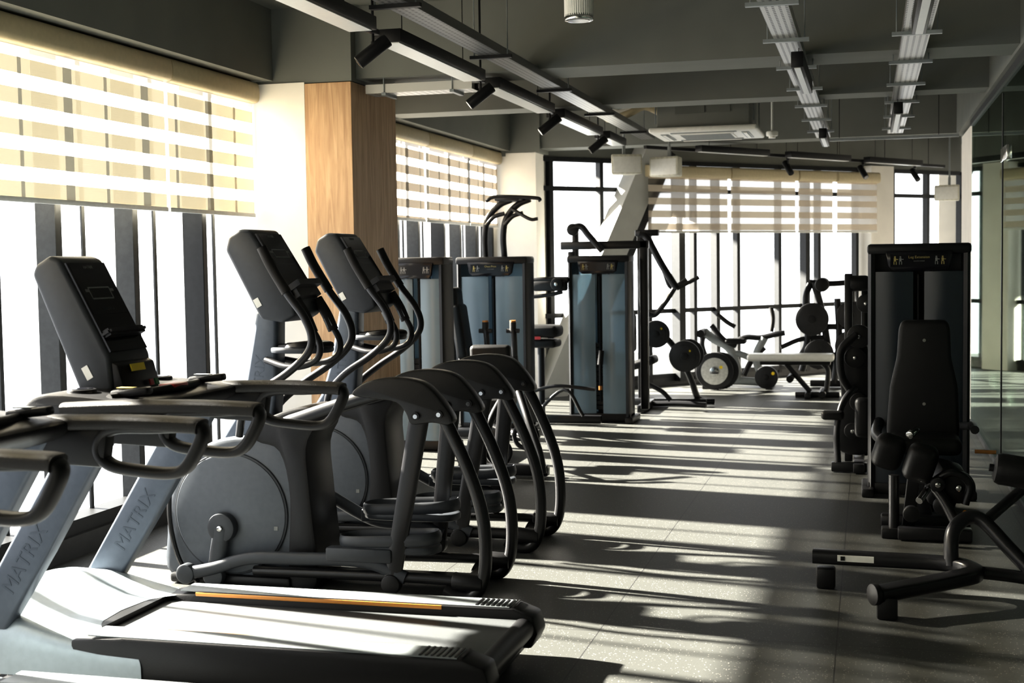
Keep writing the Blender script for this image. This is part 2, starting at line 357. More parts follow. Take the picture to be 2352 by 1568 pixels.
for s0,s1 in [(1.3,2.65),(2.65,3.85),(3.85,4.55),(4.58,5.42)]:
    c=P0+D*(s0+s1)/2+Nn*.33
    blind(s1-s0-.02,2.76,1.95,'zebra roller blind with painted-in beige shadow over angled window band',(c.x,c.y,0),ang,'zebra blinds on the angled facade','blind_shadow')

# ------------------------------------------------------------ TREADMILL
def Tface(o,xd,yd):
    xd=V(xd).normalized(); yd=V(yd).normalized(); z=xd.cross(yd); T=Matrix((xd,yd,z)).transposed().to_4x4(); T.translation=V(o); return T
def treadmill(loc):
    t=thing('treadmill','black and silver treadmill with orange stripe, console switched off','treadmill',loc,0,'treadmills facing the windows')
    b=B(); b.box((-.08,0,.095),(2.10,.74,.10),'black',bev=.02)
    for x in (-.95,.88):
        for y in (-.3,.3): b.cyl((x,y,0),(x,y,.06),.035,'black')
    base=b.obj('base_frame',t)
    for sg in (-1,1):
        b=B(); b.prism([(-.62,.10),(-.62,.20),(-.4,.218),(.93,.218),(1.01,.19),(1.03,.12),(1.0,.06),(-.62,.06)],sg*.278,sg*.425,'black',bev=.012)
        b.box((.18,sg*.352,.2185),(1.46,.125,.006),'rail',bev=.002)
        for k in range(8): b.box((.77+k*.022,sg*.352,.223),(.008,.11,.004),'black')
        r=b.obj('side_rail',t)
        B().box((.08,sg*.276,.210),(1.1,.006,.016),'orange',bev=.002).obj('accent_stripe',r)
    b=B(); b.box((.155,0,.168),(1.61,.55,.02),'belt',bev=.008); b.obj('running_belt',t)
    b=B(); b.cyl((.97,-.27,.14),(.97,.27,.14),.045,'black'); b.obj('rear_roller',t)
    def hf(tt,q):
        th=math.pi*q; c,s_=math.cos(th),math.sin(th)
        yy=.43*math.copysign(abs(c)**.4,c); 
        hs=[(0,.09),(.08,.19),(.2,.25),(.4,.245),(.6,.20),(.8,.165),(1,.152)]
        for (a,ha),(b_,hb) in zip(hs,hs[1:]):
            if tt<=b_+1e-6: k=(tt-a)/(b_-a); h=ha+(hb-ha)*k; break
        xr=-.66+.34*(abs(yy)/.43)**3; xf=-1.27+.12*(abs(yy)/.43)**4
        return (xf+tt*(xr-xf), yy, .05+h*abs(s_)**.35)
    b=B(); b.grid(hf,24,40,'silver'); hood=b.obj('motor_hood',t,label='silver grey curved motor hood')
    b=B(); b.prism([(-.76,.18),(-.76,.2),(-.60,.2),(-.60,.18)],-.26,.26,'black'); b.obj('dark_gap_strip',t)  # black strip stands in for the dark gap between hood and belt
    for sg in (-1,1):
        b=B(); y0=sg*.36; y1=sg*.43
        b.prism([(-1.08,.22),(-.90,.22),(-.70,.52),(-.40,1.0),(-.36,1.06),(-.50,1.08),(-.60,.98),(-.84,.60)],y0,y1,'mast',bev=.014,seg=3)
        u=b.obj('upright',t)
        dv=V((.32,0,.5)).normalized()
        bt=B(); bt.text('MATRIX',.085,Tface((-.80,sg*.4311 if sg<0 else .3589,.50),dv,V((-dv.z,0,dv.x))),'mastd'); 
        bt.obj('upright_lettering',u)
    for sg in (-1,1):
        y=sg*.40
        b=B(); b.tube([(-.62,y,1.075),(-.4,y,1.085),(-.1,y,1.09),(.13,y,1.085),(.17,y,1.08)],.026,'grip',rb=.045,n=20,sq=.7)
        b.tube([(-.14,y,1.07),(.0,y,1.075),(.14,y,1.08),(.175,y,1.065),(.155,y,1.01),(.11,y,.945),(.05,y,.925),(-.06,y,.93),(-.16,y,.945),(-.205,y,.985),(-.195,y,1.04)],.020,'black',closed=True,rb=.034,n=14,sq=.75)
        b.prism([(-.62,1.05),(-.16,1.07),(-.18,.94),(-.42,.95),(-.55,.99)],y-.03,y+.03,'black',bev=.012)
        b.obj('handlebar',t)
    b=B(); b.sprism([(-.78,1.02),(-.8,1.09),(-.7,1.13),(-.4,1.11),(-.3,1.09),(-.34,1.04),(-.5,1.0)],-.40,.40,'black',bev=.02)
    b.box((-.74,0,1.05),(.16,.72,.07),'silver',bev=.03)
    tray=b.obj('console_tray',t)
    for sg in (-1,1):
        b=B(); b.cyl((-.62,sg*.29,1.105),(-.62,sg*.29,1.14),.055,'black',bev=.006); b.cyl((-.62,sg*.29,1.136),(-.62,sg*.29,1.142),.042,'screen'); b.obj('cup_holder',tray)
        b=B(); b.box((-.40,sg*.30,1.13),(.16,.05,.03),'black',rot=(0,-.1,0),bev=.01); b.box((-.42,sg*.30,1.147),(.07,.035,.004),'dyellow' if sg<0 else 'rail'); b.obj('hand_control',tray)
    b=B(); b.tube([(-.46,-.36,1.11),(-.38,-.1,1.12),(-.38,.1,1.12),(-.46,.36,1.11)],.018,'grip'); b.box((-.39,0,1.13),(.07,.12,.02),'red',bev=.008); b.obj('front_grip_bar',tray)
    W=.155
    b=B(); b.prism([(-.92,1.58),(-.90,1.62),(-.84,1.655),(-.79,1.64),(-.58,1.25),(-.57,1.12),(-.62,1.08),(-.72,1.11)],-W,W,'slated',bev=.02,seg=3)
    con=b.obj('console',t)
    fd=V((.21,0,-.39)).normalized(); nn=V((.39,0,.21)).normalized()
    Tc=Tface(V((-.685,0,1.445))+nn*.004,(0,1,0),-fd)
    def cb(b,cx,cy,w,h,mm,z=.005,d=.002,bev=0):
        tb=bmesh.new(); bmesh.ops.create_cube(tb,size=1); tb.transform(Matrix.Translation((cx,cy,z))@Matrix.Diagonal((w,h,d,1)))
        if bev: bmesh.ops.bevel(tb,geom=tb.edges[:],offset=bev,segments=2,affect='EDGES')
        b.add(tb,mm,Tc)
    b=B(); cb(b,0,0,.275,.40,'screen',0,.008); sc=b.obj('display_panel',con)
    b=B(); cb(b,0,.08,.25,.23,'screen',.0045,.001); b.text('MATRIX',.018,Tc@Matrix.Translation((0,.178,.0056)),'label')
    for (cx,cy,w,h) in [(0,.085,.15,.006),(0,.035,.15,.006),(-.075,.06,.006,.05),(.075,.06,.006,.05),(-.088,.072,.026,.012),(.088,.072,.026,.012)]: cb(b,cx,cy,w,h,'label')
    b.text('welcome',.022,Tc@Matrix.Translation((0,-.01,.0056)),'slated')
    b.obj('display_print',sc)
    b=B(); cb(b,0,-.125,.28,.03,'black',.018,.055,.01); b.obj('reading_shelf',con)
    b=B(); b.prism([(-.62,1.25),(-.555,1.22),(-.525,1.11),(-.58,1.09)],-.14,.14,'black',bev=.008); kp=b.obj('key_panel',con)
    Tk=Tface((-.531,0,1.17),(0,1,0),(-.27,0,.96))
    for (cx,cy,w,h,mm,nm) in [(-.02,.035,.10,.03,'yellow','warning_sticker'),(.05,-.035,.025,.025,'red','stop_key'),(.09,-.035,.025,.025,'green','start_key')]:
        b=B(); tb=bmesh.new(); bmesh.ops.create_cube(tb,size=1); tb.transform(Matrix.Translation((cx,cy,.004))@Matrix.Diagonal((w,h,.006,1))); b.add(tb,mm,Tk); b.obj(nm,kp)
    b=B(); b.box((-.68,-W-.0015,1.19),(.03,.002,.055),'white',rot=(0,-.5,0)); b.obj('serial_sticker',con,label='white serial sticker')
    return t
T1=treadmill((-2.3,4.80,0))
copy_thing(T1,(-2.27,3.52,0)); copy_thing(T1,(-2.33,2.36,0))

# ------------------------------------------------------------ ELLIPTICAL
def elliptical(loc):
    t=thing('elliptical_trainer','grey and black elliptical trainer with round flywheel housing','exercise machine',loc,0,'elliptical trainers in a row')
    b=B(); b.sprism([(-.84,.03),(-.865,.25),(-.84,.46),(-.75,.62),(-.60,.72),(-.42,.75),(-.25,.74),(-.14,.62),(-.10,.40),(-.09,.2),(-.08,.03),(-.45,.025)],-.15,.15,'slate',bev=.035)
    h=b.obj('flywheel_housing',t)
    b=B(); b.sprism([(-.36,.80),(-.2,.88),(-.06,.90),(-.02,.82),(-.07,.70),(-.055,.45),(-.03,.03),(-.18,.02),(-.17,.45),(-.22,.68),(-.34,.73)],-.165,.165,'black',bev=.02); b.obj('rear_shroud',h)
    for sg in (-1,1):
        b=B(); b.disc((-.49,sg*.152,.365),.31,.02,'slated',n=64,bev=.006); b.disc((-.49,sg*.158,.365),.300,.02,'slate',n=64,bev=.006); 
        b.box((-.24,sg*.17,.30),(.02,.003,.02),'label'); b.obj('side_cover',h)
        b=B(); b.disc((-.52,sg*.19,.30),.075,.06,'slated',bev=.015); 
        ex=-.56 if sg<0 else -.44; ez=.06 if sg<0 else .53
        b.tube([(-.52,sg*.205,.30),(ex,sg*.205,ez)],.045,'slated',smooth=False,rb=.02); b.disc((ex,sg*.215,ez),.055,.05,'slated',bev=.01); b.disc((-.52,sg*.225,.30),.014,.012,'chrome',n=16,bev=.002)
        b.obj('crank_arm',t)
        if sg<0: pts=[(-.70,-.235,.07),(-.56,-.235,.10),(-.36,-.235,.16),(-.1,-.235,.17),(.25,-.235,.17),(.46,-.235,.10)]
        else: pts=[(-.44,.235,.53),(-.2,.235,.44),(.12,.235,.28),(.35,.235,.27),(.50,.235,.22)]
        b=B(); b.tube(pts,.032,'slated',rb=.024,n=14,sq=.8); b.disc(pts[0],.05,.06,'slated',bev=.01)
        px=.37; pz0=.17 if sg<0 else .27
        b.box((px-.14,sg*.235,pz0+.035),(.34,.07,.07),'slated',bev=.014)
        pa=b.obj('pedal_arm',t)
        pz=pz0+.07
        b=B(); b.sprism([(px-.22,sg*.16-.075),(px+.1,sg*.16-.09),(px+.22,sg*.16-.055),(px+.23,sg*.16+.055),(px+.1,sg*.16+.09),(px-.22,sg*.16+.075)],pz-.03,pz+.01,'slated',bev=.012,ax='Z')
        rim=[(px-.22,sg*.16-.07,pz+.02),(px+.1,sg*.16-.085,pz+.04),(px+.22,sg*.16-.05,pz+.05),(px+.22,sg*.16+.05,pz+.05),(px+.1,sg*.16+.085,pz+.04),(px-.22,sg*.16+.07,pz+.02)]
        b.tube(rim,.011,'slated',closed=True,n=8,rb=.03,up=(0,0,1))
        for k in range(10): b.box((px-.16+k*.035,sg*.16,pz+.012),(.012,.12,.006),'black')
        b.obj('foot_pedal',pa)
        y=sg*.24
        lx,lz=(.39,.07) if sg<0 else (.47,.17)
        b=B(); b.tube([(.555,y,.92),(lx,y,lz)],.050,'tube',smooth=False,rb=.022,n=16,sq=.75,taper=(1,.85)); b.disc((lx,y,lz),.048,.055,'black'); b.obj('swing_link',t)
        b=B(); b.tube([(.62,y,.97),(.68,y,.85),(.77,y,.66),(.84,y,.46),(.862,y,.28),(.85,y,.12),(.80,y,.035),(.72,y,.03),(.66,y,.06)],.031,'tube',n=14)
        b.tube([(.40,y,1.0),(.15,y*.9,.93),(-.10,y*.75,.85),(-.2,y*.6,.82)],.034,'tube',rb=.024)
        b.tube([(-.35,y*.8,.09),(.3,y*.9,.10),(.74,y,.10)],.026,'tube'); b.cyl((.70,y,.10),(.85,y,.09),.042,'black',bev=.006)
        ar=b.obj('arch_frame',t)
        b=B(); b.sprism([(.22,.985),(.30,1.045),(.44,1.065),(.57,1.045),(.65,.98),(.72,.88),(.70,.845),(.62,.855),(.52,.845),(.49,.90),(.44,.95),(.32,.965)],y-.045,y+.045,'black',bev=.012)
        for bx,bz in ((.545,.885),(.66,.895)):
            b.cyl((bx,y-.058,bz),(bx,y+.058,bz),.019,'black'); b.cyl((bx,y-.062,bz),(bx,y+.062,bz),.011,'chrome',n=10)
        b.obj('arch_cover',ar)
        yh=sg*.26
        b=B(); hp=[(-.235,yh,1.69),(-.19,yh,1.60),(-.11,yh,1.47),(-.02,yh,1.35),(.015,yh,1.25),(-.015,yh,1.17),(-.12,yh,1.08),(-.26,yh,.99),(-.38,yh*.8,.88),(-.42,yh*.7,.76)]
        b.tube(hp,.020,'tube',n=12)
        b.tube(hp[:3],.025,'grip',n=12); b.obj('moving_handlebar',t)
        y2=sg*.13
        b=B(); b.tube([(-.32,y2*.5,1.13),(-.16,y2,1.10),(-.03,y2,1.13),(-.0,y2,1.21),(-.06,y2,1.32),(-.11,y2,1.40)],.017,'tube',n=10)
        b.tube([(-.035,y2,1.27),(-.07,y2,1.35),(-.12,y2,1.43)],.028,'grip',n=10); b.box((-.055,y2-.020,1.31),(.03,.012,.05),'rail',rot=(0,-.5,0)); b.obj('fixed_handlebar',t)
    b=B(); b.prism([(-.60,.70),(-.30,.74),(-.27,1.03),(-.26,1.36),(-.37,1.38),(-.44,1.03),(-.5,.85)],-.06,.06,'mast',bev=.02,seg=3)
    m=b.obj('mast',t)
    B().text('MATRIX',.075,Tface((-.365,-.0606,1.02),(.12,0,1),(-1,0,.12)),'mastd').obj('mast_lettering',m)
    b=B(); b.tube([(-.25,-.04,1.19),(-.12,-.1,1.20),(-.0,0,1.2),(-.12,.1,1.2),(-.25,.04,1.19)],.02,'black',n=8); b.sprism([(-.28,-.09),(-.08,-.12),(.0,-.05),(.0,.05),(-.08,.12),(-.28,.09)],1.165,1.195,'slated',bev=.01,ax='Z'); b.obj('bottle_tray',t)
    b=B(); b.prism([(-.48,1.68),(-.46,1.75),(-.40,1.785),(-.34,1.78),(-.12,1.43),(-.11,1.36),(-.18,1.32),(-.30,1.34)],-.165,.165,'slated',bev=.02,seg=3); con=b.obj('console',t)
    fd=V((.22,0,-.35)).normalized(); nn=V((.35,0,.22)).normalized()
    Tc=Tface(V((-.23,0,1.605))+nn*.003,(0,1,0),-fd)
    def cb(b,cx,cy,w,h,mm,z=.005,d=.002):
        tb=bmesh.new(); bmesh.ops.create_cube(tb,size=1); tb.transform(Matrix.Translation((cx,cy,z))@Matrix.Diagonal((w,h,d,1))); b.add(tb,mm,Tc)
    b=B(); cb(b,0,.0,.29,.36,'screen',0,.008); sc=b.obj('display_panel',con)
    b=B(); cb(b,0,.09,.25,.18,'screen',.0045,.001); b.text('MATRIX',.02,Tc@Matrix.Translation((0,.165,.0056)),'label')
    for q in [(0,.085,.16,.006),(0,.04,.16,.006),(-.08,.062,.006,.045),(.08,.062,.006,.045),(-.095,.072,.03,.012),(.095,.072,.03,.012)]: cb(b,*q,'label')
    b.obj('display_print',sc)
    b=B(); cb(b,0,-.14,.28,.03,'black',.03,.07); cb(b,0,-.175,.26,.05,'black',.015,.03); b.obj('reading_shelf',con)
    b=B(); b.box((-.31,-.1665,1.42),(.03,.002,.045),'white',rot=(0,-.5,0)); b.obj('serial_sticker',con,label='white serial sticker')
    b=B(); b.box((-.50,0,.03),(.66,.36,.05),'black',bev=.015); b.box((.72,0,.045),(.06,.5,.05),'black',bev=.01); b.box((.1,0,.05),(1.3,.08,.05),'black',bev=.01); b.obj('floor_frame',t)
    b=B(); b.tube([(-.70,-.16,.68),(-.79,-.175,.58),(-.82,-.18,.35),(-.77,-.18,.12),(-.66,-.2,.02)],.013,'black',n=8); b.obj('power_cable',t)
    return t
E1=elliptical((-2.6,6.20,0)); E2=copy_thing(E1,(-2.6,7.30,0))

# ------------------------------------------------------------ WEIGHT TOWERS
def tower_parts(t,cx,cy,panel,w=.66,h=1.65,d=.26,word='Chest Press',rz=0):
    f=cy-d/2
    b=B()
    for sg in (-1,1):
        b.prism([(cx+sg*w/2,f+.02),(cx+sg*(w/2-.02),f-.01),(cx+sg*(w/2-.045),f),(cx+sg*(w/2-.045),cy+d/2),(cx+sg*w/2,cy+d/2)],.03,h-.02,'black',ax='Z')
        b.box((cx+sg*w/2,cy,.03),(.08,d+.2,.06),'black',bev=.012)
    b.box((cx,cy,h-.03),(w+.01,d+.03,.07),'black',bev=.02); b.box((cx,cy,.05),(w,d,.08),'black',bev=.01)
    b.box((cx,cy+d/2-.005,h/2),(w-.08,.008,h-.1),panel)
    b.box((cx,cy+.06,h/2),(.10,.02,h-.1),'black')
    tf=b.obj('tower_frame',t)
    for sg in (-1,1):
        b=B(); x0=cx+sg*.035; x1=cx+sg*(w/2-.04); xm=(x0+x1)/2
        b.grid(lambda u,v:(x0+(x1-x0)*u, f+.012-.02*math.sin(math.pi*u), .09+(h-.27)*v),10,2,panel)
        b.obj('shroud_panel',t)
    b=B()
    for i in range(14): b.box((cx,cy,.14+i*.048),(.26,.10,.043),'plate',bev=.004,seg=1)
    for sg in (-1,1): b.cyl((cx+sg*.08,cy,.1),(cx+sg*.08,cy,h-.1),.012,'tube',n=10)
    b.cyl((cx,cy-.06,.2),(cx,cy-.06,h-.2),.012,'tube',n=8); b.obj('weight_stack',t)
    b=B(); b.prism([(cx-w*.33,h-.045),(cx+w*.33,h-.045),(cx+w*.30,h-.15),(cx+w*.25,h-.175),(cx-w*.25,h-.175),(cx-w*.30,h-.15)],f-.035,f-.005,'screen',bev=.008); pl=b.obj('instruction_placard',t)
    b=B(); Tt=Tface((cx,f-.0365,h-.10),(1,0,0),(0,0,1))
    tb=bmesh.new(); bmesh.ops.create_cube(tb,size=1); tb.transform(Matrix.Translation((0,-.006,-.0008))@Matrix.Diagonal((w*.56,.085,.0012,1))); b.add(tb,'screen',Tt)
    if word: b.text(word,.024,Tt@Matrix.Translation((0,.015,0)),'dyellow'); b.text('muscles trained',.011,Tt@Matrix.Translation((0,-.01,0)),'label')
    for sx in (-.155,-.12,.11,.15):
        sx*=w/.66
        T_=Tt@Matrix.Translation((sx,-.005,0))
        for (x,z,ww,hh) in [(0,.022,.010,.010),(0,.004,.014,.022),(-.006,-.018,.005,.02),(.008,-.018,.005,.02),(.013,.006,.014,.005)]:
            tb=bmesh.new(); bmesh.ops.create_cube(tb,size=1); tb.transform(Matrix.Translation((x,z,0))@Matrix.Diagonal((ww,hh,.002,1))); b.add(tb,'dyellow' if abs(sx)>.13 else 'label',T_)
    b.obj('placard_print',pl)
    return tf
def cushion(b,c,size,rot=(0,0,0),m='pad'): return b.box(c,size,m,rot=rot,bev=min(size)*.4,seg=4)

t=thing('weight_machine','blue panelled weight stack machine behind wood-clad column','exercise machine',(-3.72,10.9,0))
tower_parts(t,0,0,'bluepanel',w=.5,word='')
t=thing('weight_machine','blue panelled chest press weight machine with raised pull bars','exercise machine',(-3.42,12.2,0))
tower_parts(t,0,0,'bluepanel',w=.69)
for k,ox in enumerate((-.09,.09)):
    b=B(); b.tube([(ox,0.02*k,1.62),(ox-.005,0,1.85),(ox+.03,0,2.02),(ox+.14,0,2.14),(ox+.26,0,2.19)],.03,'tube')
    b.tube([(ox+.02,-.04,1.95),(ox+.10,-.04,2.03),(ox+.2,-.04,2.06)],.02,'tube')
    b.obj('pull_arm',t)
b=B(); b.tube([(-.02,-.2,2.17),(.08,-.2,2.21),(.45,-.2,2.19),(.5,-.2,2.16)],.017,'grip'); b.tube([(-.02,.2,2.17),(.08,.2,2.21),(.3,.2,2.2)],.017,'grip'); b.box((.18,0,2.19),(.24,.42,.035),'tube',bev=.01); b.tube([(.2,-.1,2.1),(.38,-.15,2.0),(.46,-.15,2.0)],.016,'grip'); b.obj('pull_handles',t)
b=B(); cushion(b,(-.24,-.55,1.28),(.12,.24,.20),(0,-.1,0)); b.obj('head_pad',t)
b=B(); cushion(b,(-.17,-.55,.98),(.10,.28,.50),(0,-.14,0)); b.obj('backrest',t)
b=B(); cushion(b,(.03,-.55,.55),(.42,.36,.09)); b.obj('seat',t)
b=B(); b.tube([(-.3,-.55,.05),(-.26,-.55,.6),(-.26,-.55,1.2)],.03,'tube'); b.box((.1,-.55,.05),(.9,.09,.08),'tube',bev=.015); b.box((.05,-.3,.05),(.09,.6,.08),'tube',bev=.015); b.cyl((.05,-.55,.05),(.05,-.55,.52),.035,'tube'); b.obj('seat_frame',t)
for ox in (.04,.30):
    b=B(); b.tube([(ox,-.45,.75),(ox+.01,-.5,.92),(ox,-.5,1.02)],.028,'tube'); b.cyl((ox,-.5,.96),(ox,-.5,1.06),.03,'grip'); b.cyl((ox,-.5,1.06),(ox,-.5,1.075),.028,'dorange'); b.tube([(ox-.06,-.5,.98),(ox+.06,-.5,.98)],.02,'grip',smooth=False); b.tube([(ox,-.45,.75),(ox-.02,-.3,.5),(ox-.1,-.1,.4)],.03,'tube'); b.obj('press_handle',t)
t=thing('weight_machine','tall blue panelled cable weight machine with black arms','exercise machine',(-2.58,13.1,0))
tower_parts(t,0,0,'bluepanel',w=.62,word='')
b=B(); b.box((.0,.22,1.76),(.90,.08,.08),'tube',bev=.01); b.box((-.3,.22,1.70),(.06,.06,.5),'tube',bev=.01); b.box((.40,.22,.95),(.08,.08,1.7),'tube',bev=.01); b.box((-.34,.22,.9),(.07,.07,1.6),'tube',bev=.01)
b.tube([(-.33,.1,1.93),(-.22,.1,1.95),(-.14,.1,1.86),(0.0,.1,1.70)],.032,'tube'); b.disc((-.30,.1,1.92),.06,.05,'black'); b.obj('pulley_frame',t)
b=B(); b.tube([(-.3,-.15,1.42),(-.55,-.15,1.42),(-.72,-.15,1.40)],.03,'tube'); b.box((-.48,-.15,1.36),(.34,.1,.1),'black',bev=.02); b.disc((-.40,-.22,1.38),.06,.05,'black'); b.disc((-.40,-.25,1.38),.02,.02,'chrome'); b.tube([(-.72,-.15,1.25),(-.5,-.15,1.27),(-.36,-.15,1.3)],.02,'tube'); b.obj('lever_arm',t)
b=B(); cushion(b,(-.55,-.3,.92),(.40,.34,.12)); cushion(b,(-.55,-.3,.80),(.36,.3,.08)); b.box((-.55,-.475,.86),(.08,.005,.03),'red'); b.obj('seat_pad',t)
b=B(); b.cyl((-.55,-.3,.05),(-.55,-.3,.8),.035,'tube'); b.box((-.4,-.3,.05),(.9,.08,.08),'tube',bev=.01); b.tube([(-.7,-.35,.3),(-.4,-.35,.38),(.0,-.35,.35)],.018,'tube'); b.tube([(-.65,-.35,.05),(-.3,-.4,.35),(-.1,-.45,.1)],.018,'tube'); b.obj('seat_frame',t)
b=B(); b.cyl((0.02,-.18,.33),(0.02,-.18,.37),.02,'dorange',n=12); b.cyl((0.02,-.18,.37),(0.02,-.18,.58),.012,'black',n=12); b.tube([(0.02,-.18,.58),(0.03,-.17,.72)],.03,'black'); b.obj('cable_handle',t)
t=thing('seated_leg_machine','low black seated leg machine with curved foot tubes','exercise machine',(-2.9,9.95,0))
b=B(); b.box((0,.1,.05),(.08,1.1,.08),'tube',bev=.012); b.box((.25,-.35,.05),(.7,.08,.08),'tube',bev=.012); b.tube([(.58,-.45,.04),(.55,-.42,.18),(.45,-.35,.42),(.34,-.2,.62)],.03,'tube'); b.tube([(.1,-.4,.05),(.12,-.38,.3),(.2,-.2,.55),(.3,.1,.7)],.03,'tube'); b.tube([(-.1,.3,.05),(-.05,.3,.5),(0,.3,.8)],.035,'tube'); b.tube([(0,.1,.35),(.25,-.1,.3),(.5,-.3,.25)],.028,'tube'); b.obj('frame',t)
b=B(); cushion(b,(0,.2,.50),(.36,.36,.09)); b.obj('seat',t)
b=B(); cushion(b,(-.05,.42,.74),(.34,.09,.40),(.12,0,0)); b.obj('backrest',t)
for (x,y,z) in [(.42,-.32,.30),(.22,-.36,.18)]:
    b=B(); b.tube([(x+.09*math.cos(a),y,z+.09*math.sin(a)) for a in [k*math.pi/4 for k in range(8)]],.018,'black',closed=True); b.disc((x,y,z),.05,.03,'black'); b.disc((x,y-.02,z),.015,.02,'dorange',n=12,bev=.002); b.obj('pivot_ring',t)

t=thing('weight_machine','black seated leg weight machine with tall weight tower','exercise machine',(.32,9.35,0))
tower_parts(t,0,0,'darkpanel',w=.65,h=1.68,word='Leg Extension')
by=-1.0
b=B(); b.prism([(-.125,1.22),(-.145,1.17),(-.155,1.0),(-.195,.82),(-.215,.55),(-.20,.48),(.19,.48),(.205,.55),(.195,.82),(.155,1.0),(.150,1.17),(.13,1.22)],by-.04,by+.05,'pad',bev=.025,seg=3)
for z in (.72,1.1): b.cyl((.0,by-.05,z),(.0,by-.035,z),.01,'chrome',n=10)
b.obj('backrest',t)
b=B(); cushion(b,(0,by-.15,.50),(.40,.42,.10)); b.obj('seat',t)
b=B(); cushion(b,(-.21,by-.55,.50),(.17,.14,.20),(.3,.3,0)); b.obj('leg_pad',t)
b=B(); cushion(b,(-.04,by-.62,.45),(.17,.14,.22),(.3,.3,0)); b.obj('leg_pad',t)
b=B(); b.tube([(-.25,-.1,.5),(-.27,-.4,.45),(-.2,-.7,.42),(-.15,-1.1,.4)],.035,'tube'); b.box((0,-.6,.06),(.09,1.3,.08),'tube',bev=.015); b.box((0,by-.25,.05),(.5,.09,.08),'tube',bev=.015); b.box((.02,-.85,.27),(.1,.1,.46),'tube',bev=.01)
b.box((-.08,by-.45,.25),(.07,.07,.45),'tube',rot=(.2,.1,0),bev=.01); b.box((.1,by-.4,.3),(.16,.2,.24),'black',rot=(.2,.3,.2),bev=.03); b.disc((.17,by-.5,.30),.09,.06,'black'); b.disc((.17,by-.54,.30),.02,.03,'chrome'); b.disc((.08,by-.55,.2),.05,.05,'tube')
b.cyl((-.18,by-.5,.05),(-.18,by-.5,.36),.03,'tube'); b.box((-.18,by-.5,.03),(.14,.1,.06),'black',bev=.01)
b.tube([(.22,-.3,.5),(.28,-.7,.55),(.27,-1.1,.6),(.27,-1.3,.6)],.025,'tube')
b.tube([(-.05,by-.5,.40),(.08,by-.6,.25),(.16,by-.66,.10)],.03,'tube'); b.box((.04,by-.55,.04),(.4,.1,.07),'tube',bev=.01)
b.tube([(.0,by-.6,.32),(.12,by-.62,.40),(.22,by-.6,.34),(.2,by-.6,.22)],.022,'tube'); b.disc((.05,by-.66,.34),.04,.05,'black'); b.disc((.05,by-.69,.34),.015,.02,'chrome',n=12,bev=.002); b.disc((-.09,by-.66,.17),.045,.05,'black')
b.obj('frame',t)
b=B(); b.cyl((-.10,by-.60,.60),(-.06,by-.50,.62),.022,'chrome',n=16,bev=.004); b.obj('adjustment_knob',t)
b=B(); b.cyl((-.05,by-.7,.25),(.0,by-.6,.3),.02,'chrome',n=16); b.obj('adjustment_knob',t)
b=B(); b.tube([(.30,-.9,.42),(.42,-.92,.42)],.012,'dorange'); b.obj('release_lever',t)
b=B(); b.cyl((.16,by-.7,.14),(.2,by-.62,.18),.014,'orange'); b.obj('release_lever',t)

t=thing('weight_machine','black hip machine with pulley discs and padded arm','exercise machine',(-.12,10.5,0))
b=B(); b.box((-.03,.1,.75),(.06,.08,1.45),'tube',bev=.01); b.box((.09,.25,.75),(.05,.06,1.4),'tube',bev=.01); b.tube([(.02,-.1,.62),(-.07,-.2,.5),(-.11,-.25,.3),(-.1,-.3,.05)],.026,'tube'); b.box((-.02,-.3,.04),(.26,.07,.07),'tube',bev=.01); b.box((.05,0,.04),(.08,.8,.07),'tube',bev=.01)
b.tube([(.03,-.1,1.02),(-.08,-.12,.9),(-.08,-.15,.72),(-.02,-.1,.6)],.03,'black'); b.obj('frame',t)
for (x,z,r) in [(.05,1.0,.09),(.02,.84,.08),(.1,1.25,.07),(.05,.5,.07),(0,.28,.06)]:
    b=B(); b.disc((x,-.05,z),r,.05,'black'); b.disc((x,-.085,z),.015,.02,'chrome',n=10,bev=.002); b.obj('pulley_disc',t)
b=B(); cushion(b,(-.14,-.25,.42),(.17,.08,.07)); b.obj('arm_pad',t)
b=B(); cushion(b,(.08,-.2,.4),(.12,.1,.3)); b.obj('hip_pad',t)
b=B(); b.sprism([(-.12,.15),(.1,.1),(.12,.3),(.12,.9),(.0,1.0),(-.10,.8),(-.08,.5)],-.03,.05,'black',bev=.02); b.obj('cam_cover',t)
b=B(); b.cyl((-.02,.1,1.4),(.12,.1,1.4),.06,'pad',bev=.02); b.obj('roller_pad',t)

t=thing('weight_bench','black tubular exercise bench frame with bent floor legs','exercise machine',(.3,6.5,0))
b=B(); b.tube([(-.56,.10,.15),(-.3,.08,.15),(.0,.06,.15),(.13,.0,.15),(.17,-.10,.14),(.08,-.20,.135),(-.1,-.33,.12),(-.26,-.45,.11)],.034,'tube',rb=.042,n=24,sq=.5)
b.cyl((-.26,-.45,.11),(-.285,-.465,.11),.048,'black',bev=.004)
for p in [(-.50,.09),(-.22,-.43)]: b.box((p[0],p[1],.05),(.09,.09,.10),'black',bev=.012)
b.obj('floor_leg',t)
b=B(); b.box((-.36,.040,.155),(.17,.004,.03),'white',rot=(0,0,-.06)); b.box((-.42,.040,.155),(.02,.006,.02),'black'); b.obj('warning_sticker',t,label='white warning sticker')
b=B(); b.tube([(.08,.02,.15),(.075,.03,.23),(.09,.06,.31),(.15,.1,.36),(.22,.1,.35),(.33,.03,.24),(.45,-.05,.12),(.52,-.08,.05)],.034,'tube'); b.tube([(.15,-.05,.14),(.35,-.03,.12),(.52,-.06,.10)],.03,'tube'); b.box((.52,-.06,.03),(.1,.1,.06),'black',bev=.012)
b.tube([(.24,.12,.35),(.38,.25,.45),(.46,.25,.52),(.50,.15,.56)],.026,'tube'); b.obj('upright_frame',t)
